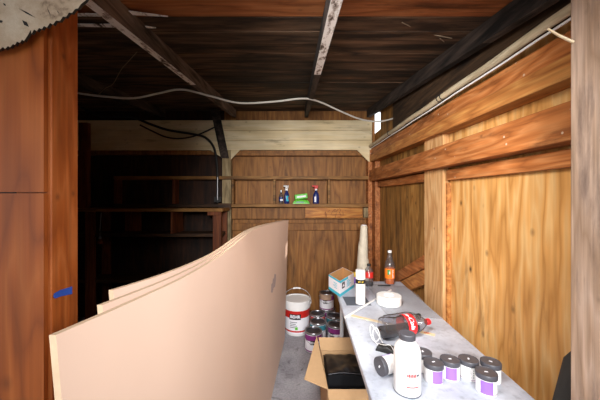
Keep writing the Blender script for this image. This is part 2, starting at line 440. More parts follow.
rail('trim_2', .91, XW, .873, YB+.09, 1.855, 1.933, 'rail_light', 'lighter plank directly under the reddish top plate on the right wall', .02)
rail('trim_3', .90, XW, .873, YB+.05, 1.645, 1.775, 'rail', 'long projecting rail halfway up the right wall crossing the pale stud', .012)
rail('trim_4', .968, XW, .873, 1.80, 1.565, 1.63, 'rail', 'thin red-brown batten above the large honey plywood panel', .012)
rail('trim_5', .968, XW, 2.09, 3.33, 1.57, 1.635, 'rail', 'thin red-brown batten above the narrow weathered plywood panel', .012)
mb = MB().box((.957,1.82,0), (XW-.001,2.08,1.91)); struct('trim_6', mb, 'stud_pale', 'broad pale pine stud on the right wall', 'stud', bevel=.004)
mb = MB().box((.94,3.28,0), (XW,3.40,2.02)); struct('trim_7', mb, 'rail', 'reddish corner stud where the right wall meets the back wall', 'stud', bevel=.004)
mb = MB().box((.975,1.80-.0,0), (XW,1.818,1.56)); struct('trim_8', mb, 'rail_light', 'narrow edge strip against the near side of the pale stud', 'stud')
mb = MB().prism([(.962,.873,2.10),(.962,2.75,2.115),(.962,2.75,zu(2.75)+.03),(.962,.873,zu(.873)+.03)], (XW-.962,0,0)); struct('trim_21', mb, 'dark_brown', 'dark brown board between the cream pipe and the black right rafter', 'wall board')
# diagonal braces low on the right wall
def brace(name, ya, za, yb, zb, w, mat, label):
    a = Vector((0,ya,za)); b = Vector((0,yb,zb)); d = (b-a).normalized(); n = Vector((0,-d.z,d.y))*w/2
    mb = MB().prism([(.962,*(a+n).yz),(.962,*(b+n).yz),(.962,*(b-n).yz),(.962,*(a-n).yz)], (.037,0,0))
    struct(name, mb, mat, label, 'brace', bevel=.003)
brace('trim_9', 3.0, .56, 2.085, 1.0, .09, 'rail', 'upper diagonal brace behind the orange soda bottle')
brace('trim_10', 3.0, .445, 2.085, .885, .10, 'rail_light', 'lower diagonal brace just under the first one')

# back wall
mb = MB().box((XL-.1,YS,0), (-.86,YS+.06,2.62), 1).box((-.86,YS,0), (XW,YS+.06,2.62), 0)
struct('wall_back', mb, ['back_ply','back_shaded'], 'brown plywood back wall, with shade coloured in towards the left corner', 'wall')
mb = MB()
for z0, z1, dy in ((2.05,2.165,0),(2.168,2.285,.004),(2.288,2.405,.0)):
    mb.box((XL,YB-.012+dy,z0), (.935,YB+.03,z1))
struct('trim_11', mb, 'siding', 'cream painted board beam across the top of the back wall', 'beam', bevel=.003)
mb = MB().box((XL,YB+.031,2.0),(.935,YS,2.05)).box((-.757,YB,1.985),(.93,YB+.09,2.015))
struct('trim_12', mb, 'back_ply', 'dark brown plate under the cream beam', 'beam')
mb = MB()
for tri in (((.755,2.05),(.905,2.05),(.905,1.90)), ((-.645,2.05),(-.757,1.935),(-.757,2.05)), ((-.865,2.05),(-.865,1.96),(-1.01,2.05))):
    mb.prism([(x,YB-.012,z) for x,z in tri], (0,.02,0))
struct('trim_13', mb, 'siding', 'cream triangular gussets at the beam ends', 'gusset')
mb = MB().box((-.862,YB-.002,0), (-.757,YS-.001,2.05)); struct('trim_14', mb, 'post_pale', 'pale weathered post on the back wall under the beam', 'post', bevel=.003)
mb = MB().box((.89,YB-.01,0), (.938,YS-.001,2.05)); struct('trim_15', mb, 'rail', 'brown end stud of the back wall beside the corner', 'stud', bevel=.003)
mb = MB().box((-.756,YB+.06,1.08), (.888,YS-.001,1.165)).box((-.07,YB+.07,0),(.03,YS-.001,1.08)).box((-.756,YB+.04,1.22),(.888,YS-.001,1.355))
struct('trim_16', mb, 'back_ply', 'brown battens on the back wall under the wall shelf', 'batten', bevel=.003)
a = P(214,112,3.37); b = P(225,158,3.37)
mb = MB().prism([a+Vector((-.05,0,.06)), a+Vector((.05,0,.06)), b+Vector((.045,0,0)), b+Vector((-.05,0,0))], (0,.018,0))
struct('trim_17', mb, 'rafter_dark', 'black slanting brace from rafter down to the pale post', 'brace')

mb = MB().box((XL-.1,.84,0), (XL,YS,2.6)); struct('wall_left', mb, 'back_shaded', 'dark wooden left wall of the shed', 'wall')
# front partition
mb = MB().box((XL-.1,.70,0), (-.619,.712,1.4665),0).box((XL-.1,.70,1.4695), (-.619,.712,2.10),0).box((XL-.1,.7125,1.4),(-.70,.74,1.5),1)
struct('wall_front', mb, ['ply_left','black'], 'red-brown plywood partition left of the opening', 'wall')
mb = MB().box((-.70,.7125,0), (-.61,.80,2.11))
struct('trim_18', mb, 'stud_left', 'red-brown stud framing the left side of the opening, with blue tape on it', 'door post', bevel=.003)
mb = MB().box((.85,.73,0), (.95,.871,2.11)); struct('trim_19', mb, 'jamb', 'weathered grey-brown post framing the right side of the opening', 'door post', bevel=.004)
mb = MB().box((.95,.80,0), (1.749,.842,2.19)); struct('trim_20', mb, 'jamb', 'weathered board behind the right door post', 'wall board')

# cream conduit along the right wall
t = thing('conduit_pipe', 'long cream painted conduit pipe along the top of the right wall', 'pipe')
pa = Vector((.898,.873,2.068)); pb = Vector((.905,3.37,2.088))
MB().tube([pa+(pb-pa)*i/20+Vector((0,0,.003*math.sin(i*1.3))) for i in range(21)], .0175, 12).build('pipe_body', 'pipe_paint', t, True)
MB().tube([pa+(pb-pa)*i/14+Vector((.005,0,-.028+.002*math.sin(i*2))) for i in range(15)], .0045, 6).build('wire', 'white', t, True)
for Y in (1.7,1.74,2.65): MB().tube([(.898+.022*math.cos(q),Y+.006*math.sin(q*.5),2.076+.022*math.sin(q)) for q in [k*PI/6 for k in range(12)]], .0025, 5).build('clip', 'cable_dark', t, True)

# ------------------------------------------------------------------ peeling board, tape, splinter, strips
pts = [(-22,55),(-10,52),(0,49.5),(3,47),(5,49),(8,46),(10,47.5),(13,44),(15,45),(17,41.5),(20,43),(22,39.5),(24,41),(26,38),(28,35),(30,31),(31,30),(31.5,34),(34,29.5),(37,31),(39,28),(42,29),(44,26),(47,27.5),(50,23),(53,24.5),(56,20.5),(60,21),(63,16.5),(66,17),(69,12.5),(72,13),(75,9),(78,8.5),(81,4),(85,1),(90,-6)]
Yp = .675
poly = [P(x,y,Yp) for x,y in pts]; poly = poly+[Vector((poly[-1].x,Yp,2.08)), Vector((poly[0].x,Yp,2.08))]
mb = MB().prism(poly, (0,.007,0)); mb.mi = [0,0]+[1]*(len(mb.f)-2)
o = mb.build('hanging_board', ['peel','black']); tag(o, 'ragged peeling pale board hanging over the top left of the opening', 'board')
for a, b, w in (((18,8),(36,18),1.0),((22,20),(29,27),2.4),((-1,22),(3,21),2.0),((47,7),(51,17),.5),((3,3),(6,6),1.2),((57,10),(59,14),.5)):
    pa = P(*a, Yp-.0006); pb = P(*b, Yp-.0006); d = (pb-pa); n = Vector((-d.z,0,d.x)).normalized()*w*Yp/F*.8
    MB().add([pa, (pa+pb)/2+n, pb, (pa+pb)/2-n], [(0,1,2,3)]).build('crack', 'black', o)

mb = MB()
def on_reveal(x, y): return P(x, y, .609*F/(CX-x))
c = [on_reveal(53,297), on_reveal(54,293.5), on_reveal(60,290), on_reveal(72,286.5), on_reveal(72,294), on_reveal(62,296), on_reveal(55,298.5)]
mb.prism(c, (.0005,0,0)); tag(mb.build('painters_tape', 'blue_tape'), 'torn strip of blue tape stuck on the red-brown left stud', 'tape')

mb = MB().tube([P(548,29,.83), P(560,36,.845), P(573,42,.858)], .004, 6, lambda t: .003+.0015*t)
tag(mb.build('splinter', 'stick'), 'thin wooden splinter poking out of the right door post near the pipe', 'splinter')

def ceil_pt(x, y):
    k = (CY-y)/F; Y = (2.102-.004-EYE)/(k-.127); return Vector(((x-CX)*Y/F, Y, zc(Y)-.006))
for lab, line in (('torn cream paper strip on ceiling, the lower one beside the left stud', [(70,24.5),(100,25),(128,25.5),(156,27)]), ('torn cream paper strip on ceiling, the higher one behind the grey rafter', [(70,14),(100,14.5),(125,12),(168,15.5)])):
    mb = MB(); top = []; bot = []
    for i, (x, y) in enumerate(line):
        w = (1.6,1.8,2.6,.2)[i]; top.append(ceil_pt(x,y-w)); bot.append(ceil_pt(x,y+w*.5))
    n = len(line); fs = [(i,i+1,n+i+1,n+i) for i in range(n-1)]
    vs = top+bot; lo = [v+Vector((0,0,-.004)) for v in vs]
    mb.add(vs+lo, fs+[tuple(2*n+j for j in f[::-1]) for f in fs]+[(i,i+1,2*n+i+1,2*n+i) for i in range(n-1)]+[(n+i,n+i+1,3*n+i+1,3*n+i) for i in range(n-1)])
    tag(mb.build('torn_paper', 'whitewash'), lab, 'torn paper', 'torn paper strips on the ceiling')

# ------------------------------------------------------------------ cables
pts = [P(40,84,2.05),P(78,93,2.1),P(110,97,2.1),P(135,98,2.12),P(160,93,2.14),P(182,89.5,2.15),P(210,96,2.2),P(240,103,2.3),P(275,101.5,2.38),P(303,98.5,2.4),P(320,102,2.55),P(340,111,2.7),P(360,119,2.85),P(379,121.5,2.92),P(398,117,2.75),P(415,111,2.5)]
tag(MB().tube(smooth_path(pts), .008, 8).build('ceiling_cable', 'cable', smooth=True), 'pale grey cable sagging across below the rafters', 'cable')
pts = [P(60,96,3.2),P(76,104,3.25),P(100,116,3.3),P(130,117,3.33),P(150,124,3.35),P(168,130,3.35),P(195,134.5,3.35),P(206,138,3.35),P(214,148,3.35),P(217,165,3.35),P(217.5,185,3.36),P(217.5,203,3.37)]
t = thing('wall_conduit', 'black cable bending down beside the pale post on the dark back wall', 'cable')
MB().tube(smooth_path(pts), .014, 8).build('cable_run', 'cable_dark', t, True)
MB().tube([P(217.5,177,3.33),P(217.5,200,3.33)], .006, 8).build('grey_sleeve', 'wire', t, True)
MB().box(tuple(P(214,202,3.34)), tuple(P(222,197,3.40)), 0).build('junction_box', 'cable_dark', t)
pts = [P(140,125,3.36),P(152,131,3.36),P(166,137,3.36),P(180,138.5,3.36),P(196,135.5,3.36),P(215,127,3.36)]
tag(MB().tube(smooth_path(pts), .009, 8).build('loose_cable', 'cable_dark', smooth=True), 'second black cable sagging in front of the cream beam', 'cable')
# cobweb strands
for lab, line in (('frayed brown cobweb strand hanging left of the grey rafter', [P(137,52,1.60),P(128,62,1.66),P(121,70,1.7),P(113,84,1.8),P(106,88,1.9),P(98,95,2.05)]),
                  ('thin cobweb strand below the ceiling boards above the right pipe', [ceil_pt(402,22),P(425,33,1.45),P(440,36,1.42),ceil_pt(452,38)]),
                  ('short cobweb strand beside the black right rafter', [ceil_pt(440,38),P(452,48,1.62),P(462,56,1.66)])):
    tag(MB().tube(smooth_path(line,4), .002, 5).build('cobweb_strand', 'web', smooth=True), lab, 'cobweb', 'cobweb strands under the ceiling')

# ------------------------------------------------------------------ wall shelf (pigeonhole shelf across the back)
t = thing('wall_shelf', 'long two-board wall shelf with upright dividers across the back wall', 'shelf')
MB().box((-2.15,YB-.03,1.695), (.888,YS-.001,1.735)).build('shelf_board', 'shelf', t, bevel=.003)
MB().box((-.865,YB-.03,1.365), (.888,YS-.001,1.405)).build('shelf_board', 'shelf', t, bevel=.003)
MB().box((-2.15,YB-.02,1.365), (-.87,YS-.001,1.40)).build('shelf_board', 'shelf_shaded', t, bevel=.003)
for x, w in ((-.235,.014),(.418,.014),(-1.44,.018),(-2.14,.018),(-.735,.012)):
    MB().box((x-w,YB-.012,1.405), (x+w,YS-.001,1.695)).build('divider', 'shelf' if x > -1 else 'post_old', t, bevel=.002)
MB().box((-.90,YB-.05,1.345), (-.745,YB-.031,1.41)).build('bracket', 'shelf_shaded', t, bevel=.002)
t = thing('scrap_board', 'orange scrap board with dark marks fixed under the wall shelf', 'board', (.48,YB,1.30))
MB().box((-.345,.005,-.065), (.345,.035,.06)).build('plank', 'orange_board', t, bevel=.002)
MB().box((.36,-.002,-.06), (.43,.035,.055)).build('end_block', 'post_pale', t, bevel=.002)
mb = MB(); rr = random.Random(3)
for k in range(14):
    x = rr.uniform(-.18,.12); z = rr.uniform(-.04,.03); l = rr.uniform(.01,.03); a = rr.uniform(-.6,.9)
    d = Vector((math.sin(a)*l,0,math.cos(a)*l)); n = Vector((d.z,0,-d.x))*.12
    mb.add([Vector((x,.0042,z))-d-n, Vector((x,.0042,z))+d-n, Vector((x,.0042,z))+d+n, Vector((x,.0042,z))-d+n], [(0,1,2,3)])
mb.build('ink_marks', 'post_old', t)

# left shelving in the dark
t = thing('shelving_unit', 'dark wooden shelving unit standing in the left back corner', 'shelving')
Yq = 3.05
MB().box((-2.40,Yq-.02,1.325), (-.765,Yq+.32,1.36)).build('shelf_board', 'shelf', t, bevel=.003)
MB().box((-2.35,Yq+.02,1.05), (-.80,Yq+.30,1.085)).build('shelf_board', 'shelf_shaded', t, bevel=.003)
MB().box((-2.35,Yq+.02,.55), (-.80,Yq+.30,.58)).build('shelf_board', 'shelf_shaded', t, bevel=.003)
for x in (-2.25,-.875):
    MB().box((x,Yq-.005,0), (x+.09,Yq+.04,1.325)).build('leg', 'post_old', t, bevel=.003)
    MB().box((x,Yq+.26,0), (x+.09,Yq+.30,1.325)).build('leg', 'post_old', t, bevel=.003)
MB().box((-.93,Yq-.012,1.285), (-.785,Yq-.004,1.325)).build('corner_block', 'post_old', t, bevel=.003)
MB().box((-1.33,Yq,1.085), (-1.31,Yq+.3,1.325)).build('divider', 'post_old', t, bevel=.002)
MB().box((-1.94,Yq+.2,1.09), (-1.76,Yq+.22,1.325)).build('divider', 'post_old', t, bevel=.002)
t = thing('wall_post', 'dark upright post at the far left of the back corner, above the shelving', 'post')
MB().box((-2.36,Yq+.05,1.36), (-2.26,Yq+.10,2.3)).build('upright', 'post_old', t, bevel=.003)
t = thing('hanging_hook', 'small metal hook with a bulb shaped weight hanging in the dark shelving', 'hook', tuple(P(100,241,3.0)))
MB().lathe([(0,-.035),(.022,-.03),(.03,-.01),(.018,.01),(.008,.02),(0,.022)], 14).build('weight', 'post_old', t, True)
MB().lathe([(0,.02),(.014,.024),(.016,.036),(.008,.046),(0,.048)], 12).build('knob', 'tin', t, True)
MB().tube([(0,0,.045),(0,.0,.12),(0,.02,.30)], .003, 6).build('wire', 'wire', t, True)

# ------------------------------------------------------------------ tan sheets leaning
top = [(.44,-.370),(.566,-.338),(.792,-.295),(1.143,-.277),(1.486,-.284),(1.917,-.287),(2.2,-.262),(2.476,-.205),(2.75,-.125),(2.97,-.058)]
bot = [(.44,-.28),(1.2,-.228),(2.05,-.167),(2.97,-.095)]
def sheet(label, ystart, yend, d0, d1, h, mark=False):
    mb = MB(); nu, nv, T = 60, 8, .011
    def S(Y, v, th):
        near = max(0, 1-(Y-.44)/.75); d = d1+(d0-d1)*near*near
        tp = interp_s(top, Y)-d; bt = interp_s(bot, Y)-d*.8
        e = v**1.25
        return Vector((bt+(tp-bt)*e-th, Y, .002+h*v))
    idx = {}
    vs = []
    for s in (0,1):
        for i in range(nu+1):
            for j in range(nv+1):
                idx[s,i,j] = len(vs); vs.append(S(ystart+(yend-ystart)*i/nu, j/nv, s*T))
    face = []; edge = []
    for i in range(nu):
        for j in range(nv):
            face.append((idx[0,i,j],idx[0,i+1,j],idx[0,i+1,j+1],idx[0,i,j+1])); face.append((idx[1,i,j],idx[1,i,j+1],idx[1,i+1,j+1],idx[1,i+1,j]))
    for i in range(nu):
        for j in (0,nv): edge.append((idx[0,i,j],idx[0,i+1,j],idx[1,i+1,j],idx[1,i,j]))
    for j in range(nv):
        for i in (0,nu): edge.append((idx[0,i,j],idx[0,i,j+1],idx[1,i,j+1],idx[1,i,j]))
    mb.add(vs, face, 0); n0 = len(mb.v)-len(vs)
    mb.f += edge; mb.mi += [1]*len(edge)
    o = mb.build('hardboard_sheet', ['hardboard','hardboard_edge'], None, True)
    tag(o, label, 'sheet', 'tan hardboard sheets leaning in the opening')
    if mark:
        m2 = MB(); ol = [(2.33,.555),(2.38,.54),(2.43,.56),(2.48,.555),(2.52,.59),(2.54,.63),(2.49,.645),(2.46,.62),(2.43,.625),(2.40,.60),(2.36,.60)]
        m2.add([S(2.43,.59,-.0008)]+[S(Y,v,-.0008) for Y,v in ol], [(0,k+1,(k+1)%len(ol)+1) for k in range(len(ol))])
        m2.build('ink_stamp', 'ink', o)
    return o
sheet('large tan hardboard sheet in front of the other leaning sheets, with a faint ink stamp', .44, 2.97, 0, 0, 1.238, True)
sheet('tan hardboard sheet sandwiched between the front sheet and the rearmost sheet', .566, 2.96, .056, .020, 1.238)
sheet('rearmost tan hardboard sheet, its corner farthest inside the dark opening', 0.66, 2.95, .168, .040, 1.238)

# ------------------------------------------------------------------ table
RT = -.046
t = thing('folding_table', 'white scuffed folding table along the right wall', 'table', (.61,1.75,0), RT)
hw, hl = .296, .765
mb = MB(); mb.box((-hw,-hl,TZ-.032), (hw,hl,TZ)); mb.build('tabletop', 'table', t, bevel=.006)
for sx in (-1,1):
    for y in (-.62,.38):
        MB().tube([(sx*(hw-.03),y,0),(sx*(hw-.03),y,TZ-.03)], .0145, 10).build('leg', 'leg_metal', t, True)
for y in (-.62,.38): MB().tube([(-hw+.03,y,.25),(hw-.03,y,.25)], .01, 8).build('crossbar', 'leg_metal', t, True)

def on_table(x, y):
    Y = (EYE-TZ)*F/(y-CY); return (x-CX)*Y/F, Y

# clear film on the back right of the table
mb = MB(); n = 22; vs = []; fs = []
for i in range(n+1):
    for j in range(n+1):
        u = i/n; v = j/n
        x = .585+.325*u+.02*v-.01*math.sin(v*7); y = 1.74+.66*v+.03*math.sin(u*5)
        z = TZ+.0012+.0026*abs(noise.noise(Vector((u*6,v*7,2))))
        vs.append((x,y,z))
for i in range(n):
    for j in range(n): fs.append((i*(n+1)+j,(i+1)*(n+1)+j,(i+1)*(n+1)+j+1,i*(n+1)+j+1))
mb.add(vs, fs); tag(mb.build('plastic_film', 'film', smooth=True), 'crumpled clear plastic film lying flat under the white tape roll', 'film')

# ------------------------------------------------------------------ sample jars
def make_jar():
    t = thing('sample_jar', '', 'jar', (0,0,0), 0, 'paint sample jars on the table')
    MB().lathe([(0,.0),(.032,.0),(.0345,.003),(.0345,.056),(.033,.060)], 36).build('body', 'white', t, True)
    R = .0349
    mb = MB(); patch_cyl(mb, R, .009, .055, -2.35, -1.15, 14); lab = mb.build('label', 'purple', t, True)
    mb = MB(); patch_cyl(mb, R, .008, .0095, -2.4, 1.2, 30); mb.build('stripe', 'magenta', lab, True)
    mb = MB(); rr = random.Random(2)
    for k in range(9):
        z = .014+k*.0042; patch_cyl(mb, R, z, z+.0022, .1, .1+rr.uniform(.05,.11), 2)
    for k in range(4):
        z = .016+k*.009; patch_cyl(mb, R, z, z+.005, .42, .50, 2)
    mb.build('printed_code', 'black', t, True)
    lid = MB().lathe([(.0335,.058),(.0365,.058),(.037,.060),(.037,.074),(.0355,.0765),(.0335,.0765),(.0325,.0752),(0,.0752)], 40).build('lid', 'lid_grey', t, True)
    MB().box((-.006,-.003,.0753), (.006,.003,.0757)).build('lid_mark', 'white_paper', lid)
    return t
jar = make_jar()
specs = [(.556,1.128,.25,'grey-lidded jar beside the big white bottle, first in the row, lilac label'),
         (.633,1.149,-.15,'second jar of the row, lilac label showing, before the one with black code'),
         (.709,1.150,-2.05,'white jar with black printed code facing front, behind the front jar'),
         (.786,1.131,2.4,'jar at the right end of the row, hardly showing a label'),
         (.722,1.063,-.35,'front jar of the group standing nearest the table end, lilac on its left'),
         (.548,1.206,1.4,'jar half hidden behind the big white bottle')]
for i, (x, y, rz, lab) in enumerate(specs):
    o = jar if i == 0 else copy_tree(jar)
    o.location = (x, y, TZ); o.rotation_euler = (0,0,rz); o['label'] = lab
o = copy_tree(jar); o['label'] = 'white jar lying on its side, lid towards the table edge'
o.location = (.420,1.188,TZ+.0372)
o.rotation_euler = (Matrix.Rotation(.38,3,'Z') @ Matrix.Rotation(-PI/2,3,'Y') @ Matrix.Rotation(2.6,3,'Z')).to_euler()

# big white bottle
t = thing('white_bottle', 'tall white bottle with grey cap and red print, nearest on the table', 'bottle', (.428,1.070,TZ))
MB().lathe([(0,0),(.046,0),(.049,.004),(.049,.145),(.0475,.158),(.041,.174),(.031,.186),(.0275,.190),(.0275,.197)], 44).build('body', 'white', t, True)
MB().lathe([(.0485,.0015),(.0495,.0025),(.0495,.0055),(.0488,.0065)], 44).build('base_ring', 'slate', t, True)
MB().lathe([(.028,.196),(.0295,.197),(.0295,.215),(.027,.218),(0,.218)], 32).build('cap', 'lid_grey', t, True)
mb = MB(); R = .0493; rr = random.Random(4)
for k in range(6):
    a = -1.95+k*.115; patch_cyl(mb, R, .078, .088+.002*(k%2), a, a+.085, 2)
mb.build('red_print', 'cola_red', t, True)
mb = MB(); patch_cyl(mb, R, .040, .0435, -2.0, -1.05, 12); mb.build('red_line', 'cola_red', t, True)
mb = MB(); patch_cyl(mb, R, .080, .087, -1.24, -1.02, 3); mb.build('blue_print', 'slate', t, True)

# ------------------------------------------------------------------ cola bottle lying down
def lying(name, label, base, tip, r, z, group=None):
    b = Vector((*base, z+r)); d = Vector((tip[0]-base[0], tip[1]-base[1], 0)); a = math.atan2(d.y, d.x)
    t = thing(name, label, 'bottle', tuple(b), a, group); return t, d.length
ROLL = Matrix.Rotation(PI/2, 4, 'Y')        # local z axis -> +x
t, Ln = lying('cola_bottle', 'cola bottle with red label lying on its side on the table', (.452,1.462), (.738,1.545), .0535, TZ+.0035)
s = Ln/.30
prof = [(0,.006),(.020,.004),(.040,.0),(.050,.006),(.0535,.02),(.0525,.05),(.0475,.085),(.0485,.105),(.0535,.13),(.0535,.175),(.050,.20),(.040,.235),(.025,.262),(.0145,.275),(.0135,.285)]
prof = [(r, z*s) for r, z in prof]
ridge = lambda a, z: 1+(.05*math.cos(5*a) if z < .03*s else .012*math.cos(8*a) if .04*s < z < .12*s else 0)
MB().lathe(prof, 48, ROLL, rfun=ridge).build('body', 'clear', t, True)
mb = MB().lathe([(max(r-.003,0), z+.002) for r, z in prof if z < .235*s]+[(0,.236*s)], 40, ROLL); 
lev = -.012
mb.v = [(x, y, min(z, lev)) for x, y, z in mb.v]; mb.build('cola', 'cola', t, True)
lab = MB().lathe([(.0541,.128*s),(.0544,.13*s),(.0544,.178*s),(.0538,.18*s)], 48, ROLL).build('label', 'cola_red', t, True)
mb = MB(); R = .0548
vs, fs = text_geo('Coca-Cola', .034, .0008, .3); out = []
for v in vs:                                    # lettering runs around the bottle
    q = .25+v.x/R; p = Vector((R*math.cos(q), R*math.sin(q), (.153*s)+v.y)); out.append(ROLL @ p)
mb.add(out, fs); mb.build('lettering', 'white_paper', lab); mb = MB()
out = []
for v in vs:
    q = .25+PI+v.x/R; p = Vector((R*math.cos(q), R*math.sin(q), (.153*s)+v.y)); out.append(ROLL @ p)
mb.add(out, fs); mb.build('lettering', 'white_paper', lab)
MB().lathe([(.0150,.278*s),(.0165,.28*s),(.0165,.297*s),(.0155,.30*s),(0,.30*s)], 24, ROLL).build('cap', 'cola_red', t, True)

t, Ln = lying('water_bottle', 'clear bottle with black cap lying behind the cola bottle', (.51,1.592), (.742,1.668), .034, TZ+.0035)
s = Ln/.24
prof = [(0,.004),(.026,.0),(.033,.006),(.034,.02),(.033,.08),(.034,.09),(.034,.15),(.030,.175),(.018,.205),(.0125,.215),(.0125,.225)]
MB().lathe([(r, z*s) for r, z in prof], 32, ROLL).build('body', 'clear', t, True)
MB().lathe([(.0135,.218*s),(.0148,.22*s),(.0148,.238*s),(0,.24*s)], 20, ROLL).build('cap', 'black', t, True)

# black pouch and white cord
t = thing('black_pouch', 'small black pouch lying in front of the cola bottle base', 'pouch', (.438,1.352,TZ), -.55)
mb = MB(); n = 8; vs = []; fs = []
def slab(mb, lx, ly, h, amp, seed, mat=None):
    n = 14; vs = []; fs = []
    for s in (0,1):
        for i in range(n+1):
            for j in range(n+1):
                u = i/n*2-1; v = j/n*2-1
                e = max(0, 1-max(abs(u),abs(v))**6)
                z = 0 if s == 0 else .15*h+h*.85*e+amp*noise.noise(Vector((u*2.3+seed,v*2.3,seed)))*e
                vs.append(Vector((u*lx/2, v*ly/2, z)))
    N = (n+1)**2
    for i in range(n):
        for j in range(n):
            a = i*(n+1)+j; q = (a, a+n+1, a+n+2, a+1); fs.append(q[::-1]); fs.append(tuple(N+k for k in q))
    for k in range(n):
        for a, b in ((k, k+1), (n*(n+1)+k, n*(n+1)+k+1), (k*(n+1), (k+1)*(n+1)), (k*(n+1)+n, (k+1)*(n+1)+n)):
            fs.append((a, b, N+b, N+a))
    mb.add([mat @ v for v in vs] if mat else vs, fs)
slab(mb, .085, .05, .026, .008, 3); mb.build('pouch_body', 'black', t, True)
MB().tube(smooth_path([(-.04,.01,.021),(-.01,-.008,.029),(.02,.004,.029),(.04,-.012,.016)],5), .0015, 6).build('piping', 'white', t, True)
pts = [(.425,1.372,.738),(.405,1.40,.745),(.398,1.43,.775),(.41,1.437,.80),(.425,1.432,.795),(.432,1.425,.765),(.415,1.415,.745),(.395,1.425,.75),(.388,1.445,.79),(.40,1.452,.81),(.42,1.44,.78),(.44,1.40,.742),(.455,1.385,.734)]
tag(MB().tube(smooth_path(pts,7), .0017, 6).build('white_cable', 'white', smooth=True), 'tangled white cord looped at the base of the cola bottle', 'cord')

# stir sticks
def stick_between(a, b, w, th, z, name, mat, label, cat, red=False):
    a = Vector((*a,z)); b = Vector((*b,z)); d = b-a
    t = thing(name, label, cat, tuple(a), math.atan2(d.y,d.x)); L = d.length
    MB().box((0,-w/2,0), (L,w/2,th)).build('stick_body', mat, t, bevel=.0008)
    if red:
        mb = MB(); vs, fs = text_geo('HR', .02, .0006)
        for q in (0,):
            mb.add([(L-.04+v.x, v.y, th+.0004) for v in vs], fs)
        mb.build('red_print', 'cola_red', t)
    return t
stick_between(on_table(351,315.5), on_table(435,335.5), .028, .0032, TZ+.0003, 'stir_stick', 'stick', 'flat pale wooden stir stick with red print lying under the cola bottle', 'stick', True)
a = on_table(345,319); b = on_table(391,291)
o = stick_between(a, b, .011, .008, TZ+.0045, 'thin_rod', 'white', 'thin white rod lying across the table in front of the spray can', 'rod')

# tape roll
t = thing('tape_roll', 'wide roll of white paper tape lying flat on the table', 'tape', (.655,1.955,TZ+.0042))
MB().lathe([(.040,0),(.080,0),(.082,.002),(.082,.058),(.080,.060),(.040,.060),(.040,0)], 56).build('tape_body', 'paper_soft', t, True)
MB().lathe([(.0365,.001),(.0398,.001),(.0398,.0585),(.0365,.0585),(.0365,.001)], 40).build('core', 'white_paper', t, True)

# spray can on slate paper
tag(MB().box((.36,1.93,TZ+.0002), (.53,2.105,TZ+.0010)).build('slate_paper', 'slate'), 'dark grey sheet of paper lying under the white spray can', 'paper')
t = thing('spray_can', 'tall white spray can with black print band standing on dark paper', 'spray can', (.462,1.968,TZ+.0012))
MB().lathe([(0,.004),(.028,0),(.033,.002),(.034,.006),(.033,.010),(.033,.172),(.034,.176),(.031,.182)], 36).build('body', 'white', t, True)
mb = MB(); mb.lathe([(.0334,.142),(.0334,.172)], 36); lab = mb.build('label_band', 'black', t, True)
mb = MB()
for k, a in enumerate((-2.2,-1.95,-1.5,-1.25)): patch_cyl(mb, .0337, .150+.004*(k%2), .162, a, a+.12, 2)
mb.build('print', 'yellow', lab, True)
mb = MB()
for k in range(8): patch_cyl(mb, .0333, .03+k*.012, .034+k*.012, -1.9, -1.9+.35+.1*(k%3), 4)
mb.build('small_print', 'white_paper', t, True)
MB().lathe([(.0325,.178),(.0335,.180),(.0335,.226),(.031,.234),(0,.236)], 36).build('cap', 'white', t, True)

# carton
dirx = Vector((.733,.68,0)).normalized(); ang = math.atan2(dirx.y, dirx.x)
t = thing('open_carton', 'small open carton with cyan and white print on the far table corner', 'carton', (.341,2.10,TZ), 0)
W, D, H, th = .285, .20, .118, .0035
SK = Matrix(((.155/W,-.06/D,0,0),(.24/W,.19/D,0,0),(0,0,1,0),(0,0,0,1)))
mb = MB()
mb.box((0,0,0),(W,D,th)); mb.box((0,0,th),(W,th,H)); mb.box((0,D-th,th),(W,D,H)); mb.box((0,th,th),(th,D-th,H)); mb.box((W-th,th,th),(W,D-th,H))
mb.v = [tuple(SK @ Vector(q)) for q in mb.v]; mb.build('box_body', 'white_paper', t)
mb = MB().box((th,th,th),(W-th,D-th,th+.001)); e = .0008
mb.box((th,th,th),(W-th,th+e,H-.001)).box((th,D-th-e,th),(W-th,D-th,H-.001)).box((th,th,th),(th+e,D-th,H-.001)).box((W-th-e,th,th),(W-th,D-th,H-.001))
mb.v = [tuple(SK @ Vector(q)) for q in mb.v]; mb.build('lining', 'kraft', t)
mb = MB().box((-e,-e,.0),(W,0,.022)).box((-e,0,.0),(0,D,.022)).box((0,-e,.100),(W*.55,0,H)).box((-e,0,.104),(0,D,H))
rr = random.Random(8)
for k in range(5): mb.box((W*.46,-e,.042+k*.011),(W*.46+rr.uniform(.05,.09),0,.047+k*.011))
for k in range(4): mb.box((-e,D*.25,.045+k*.012),(0,D*.25+rr.uniform(.04,.07),.049+k*.012))
mb.v = [tuple(SK @ Vector(q)) for q in mb.v]; mb.build('cyan_print', 'cyan', t)
mb = MB().box((.04,-e*1.2,.05),(.09,0,.095)); mb.v = [tuple(SK @ Vector(q)) for q in mb.v]; lg = mb.build('logo', 'black', t)
mb = MB(); mb.add([SK @ Vector(q) for q in ((.047,-.0014,.062),(.083,-.0014,.062),(.065,-.0014,.086))], [(0,1,2)]); mb.build('logo_mark', 'white_paper', lg)

# yellow packet
t = thing('yellow_packet', 'small yellow and purple packet behind the carton and spray can', 'packet', (.522,2.455,TZ), .2)
MB().box((-.03,-.015,0),(.03,.015,.055)).build('packet_body', 'purple', t, bevel=.004)
MB().box((-.031,-.016,.055),(.031,.016,.092)).build('packet_top', 'yellow', t, bevel=.004)

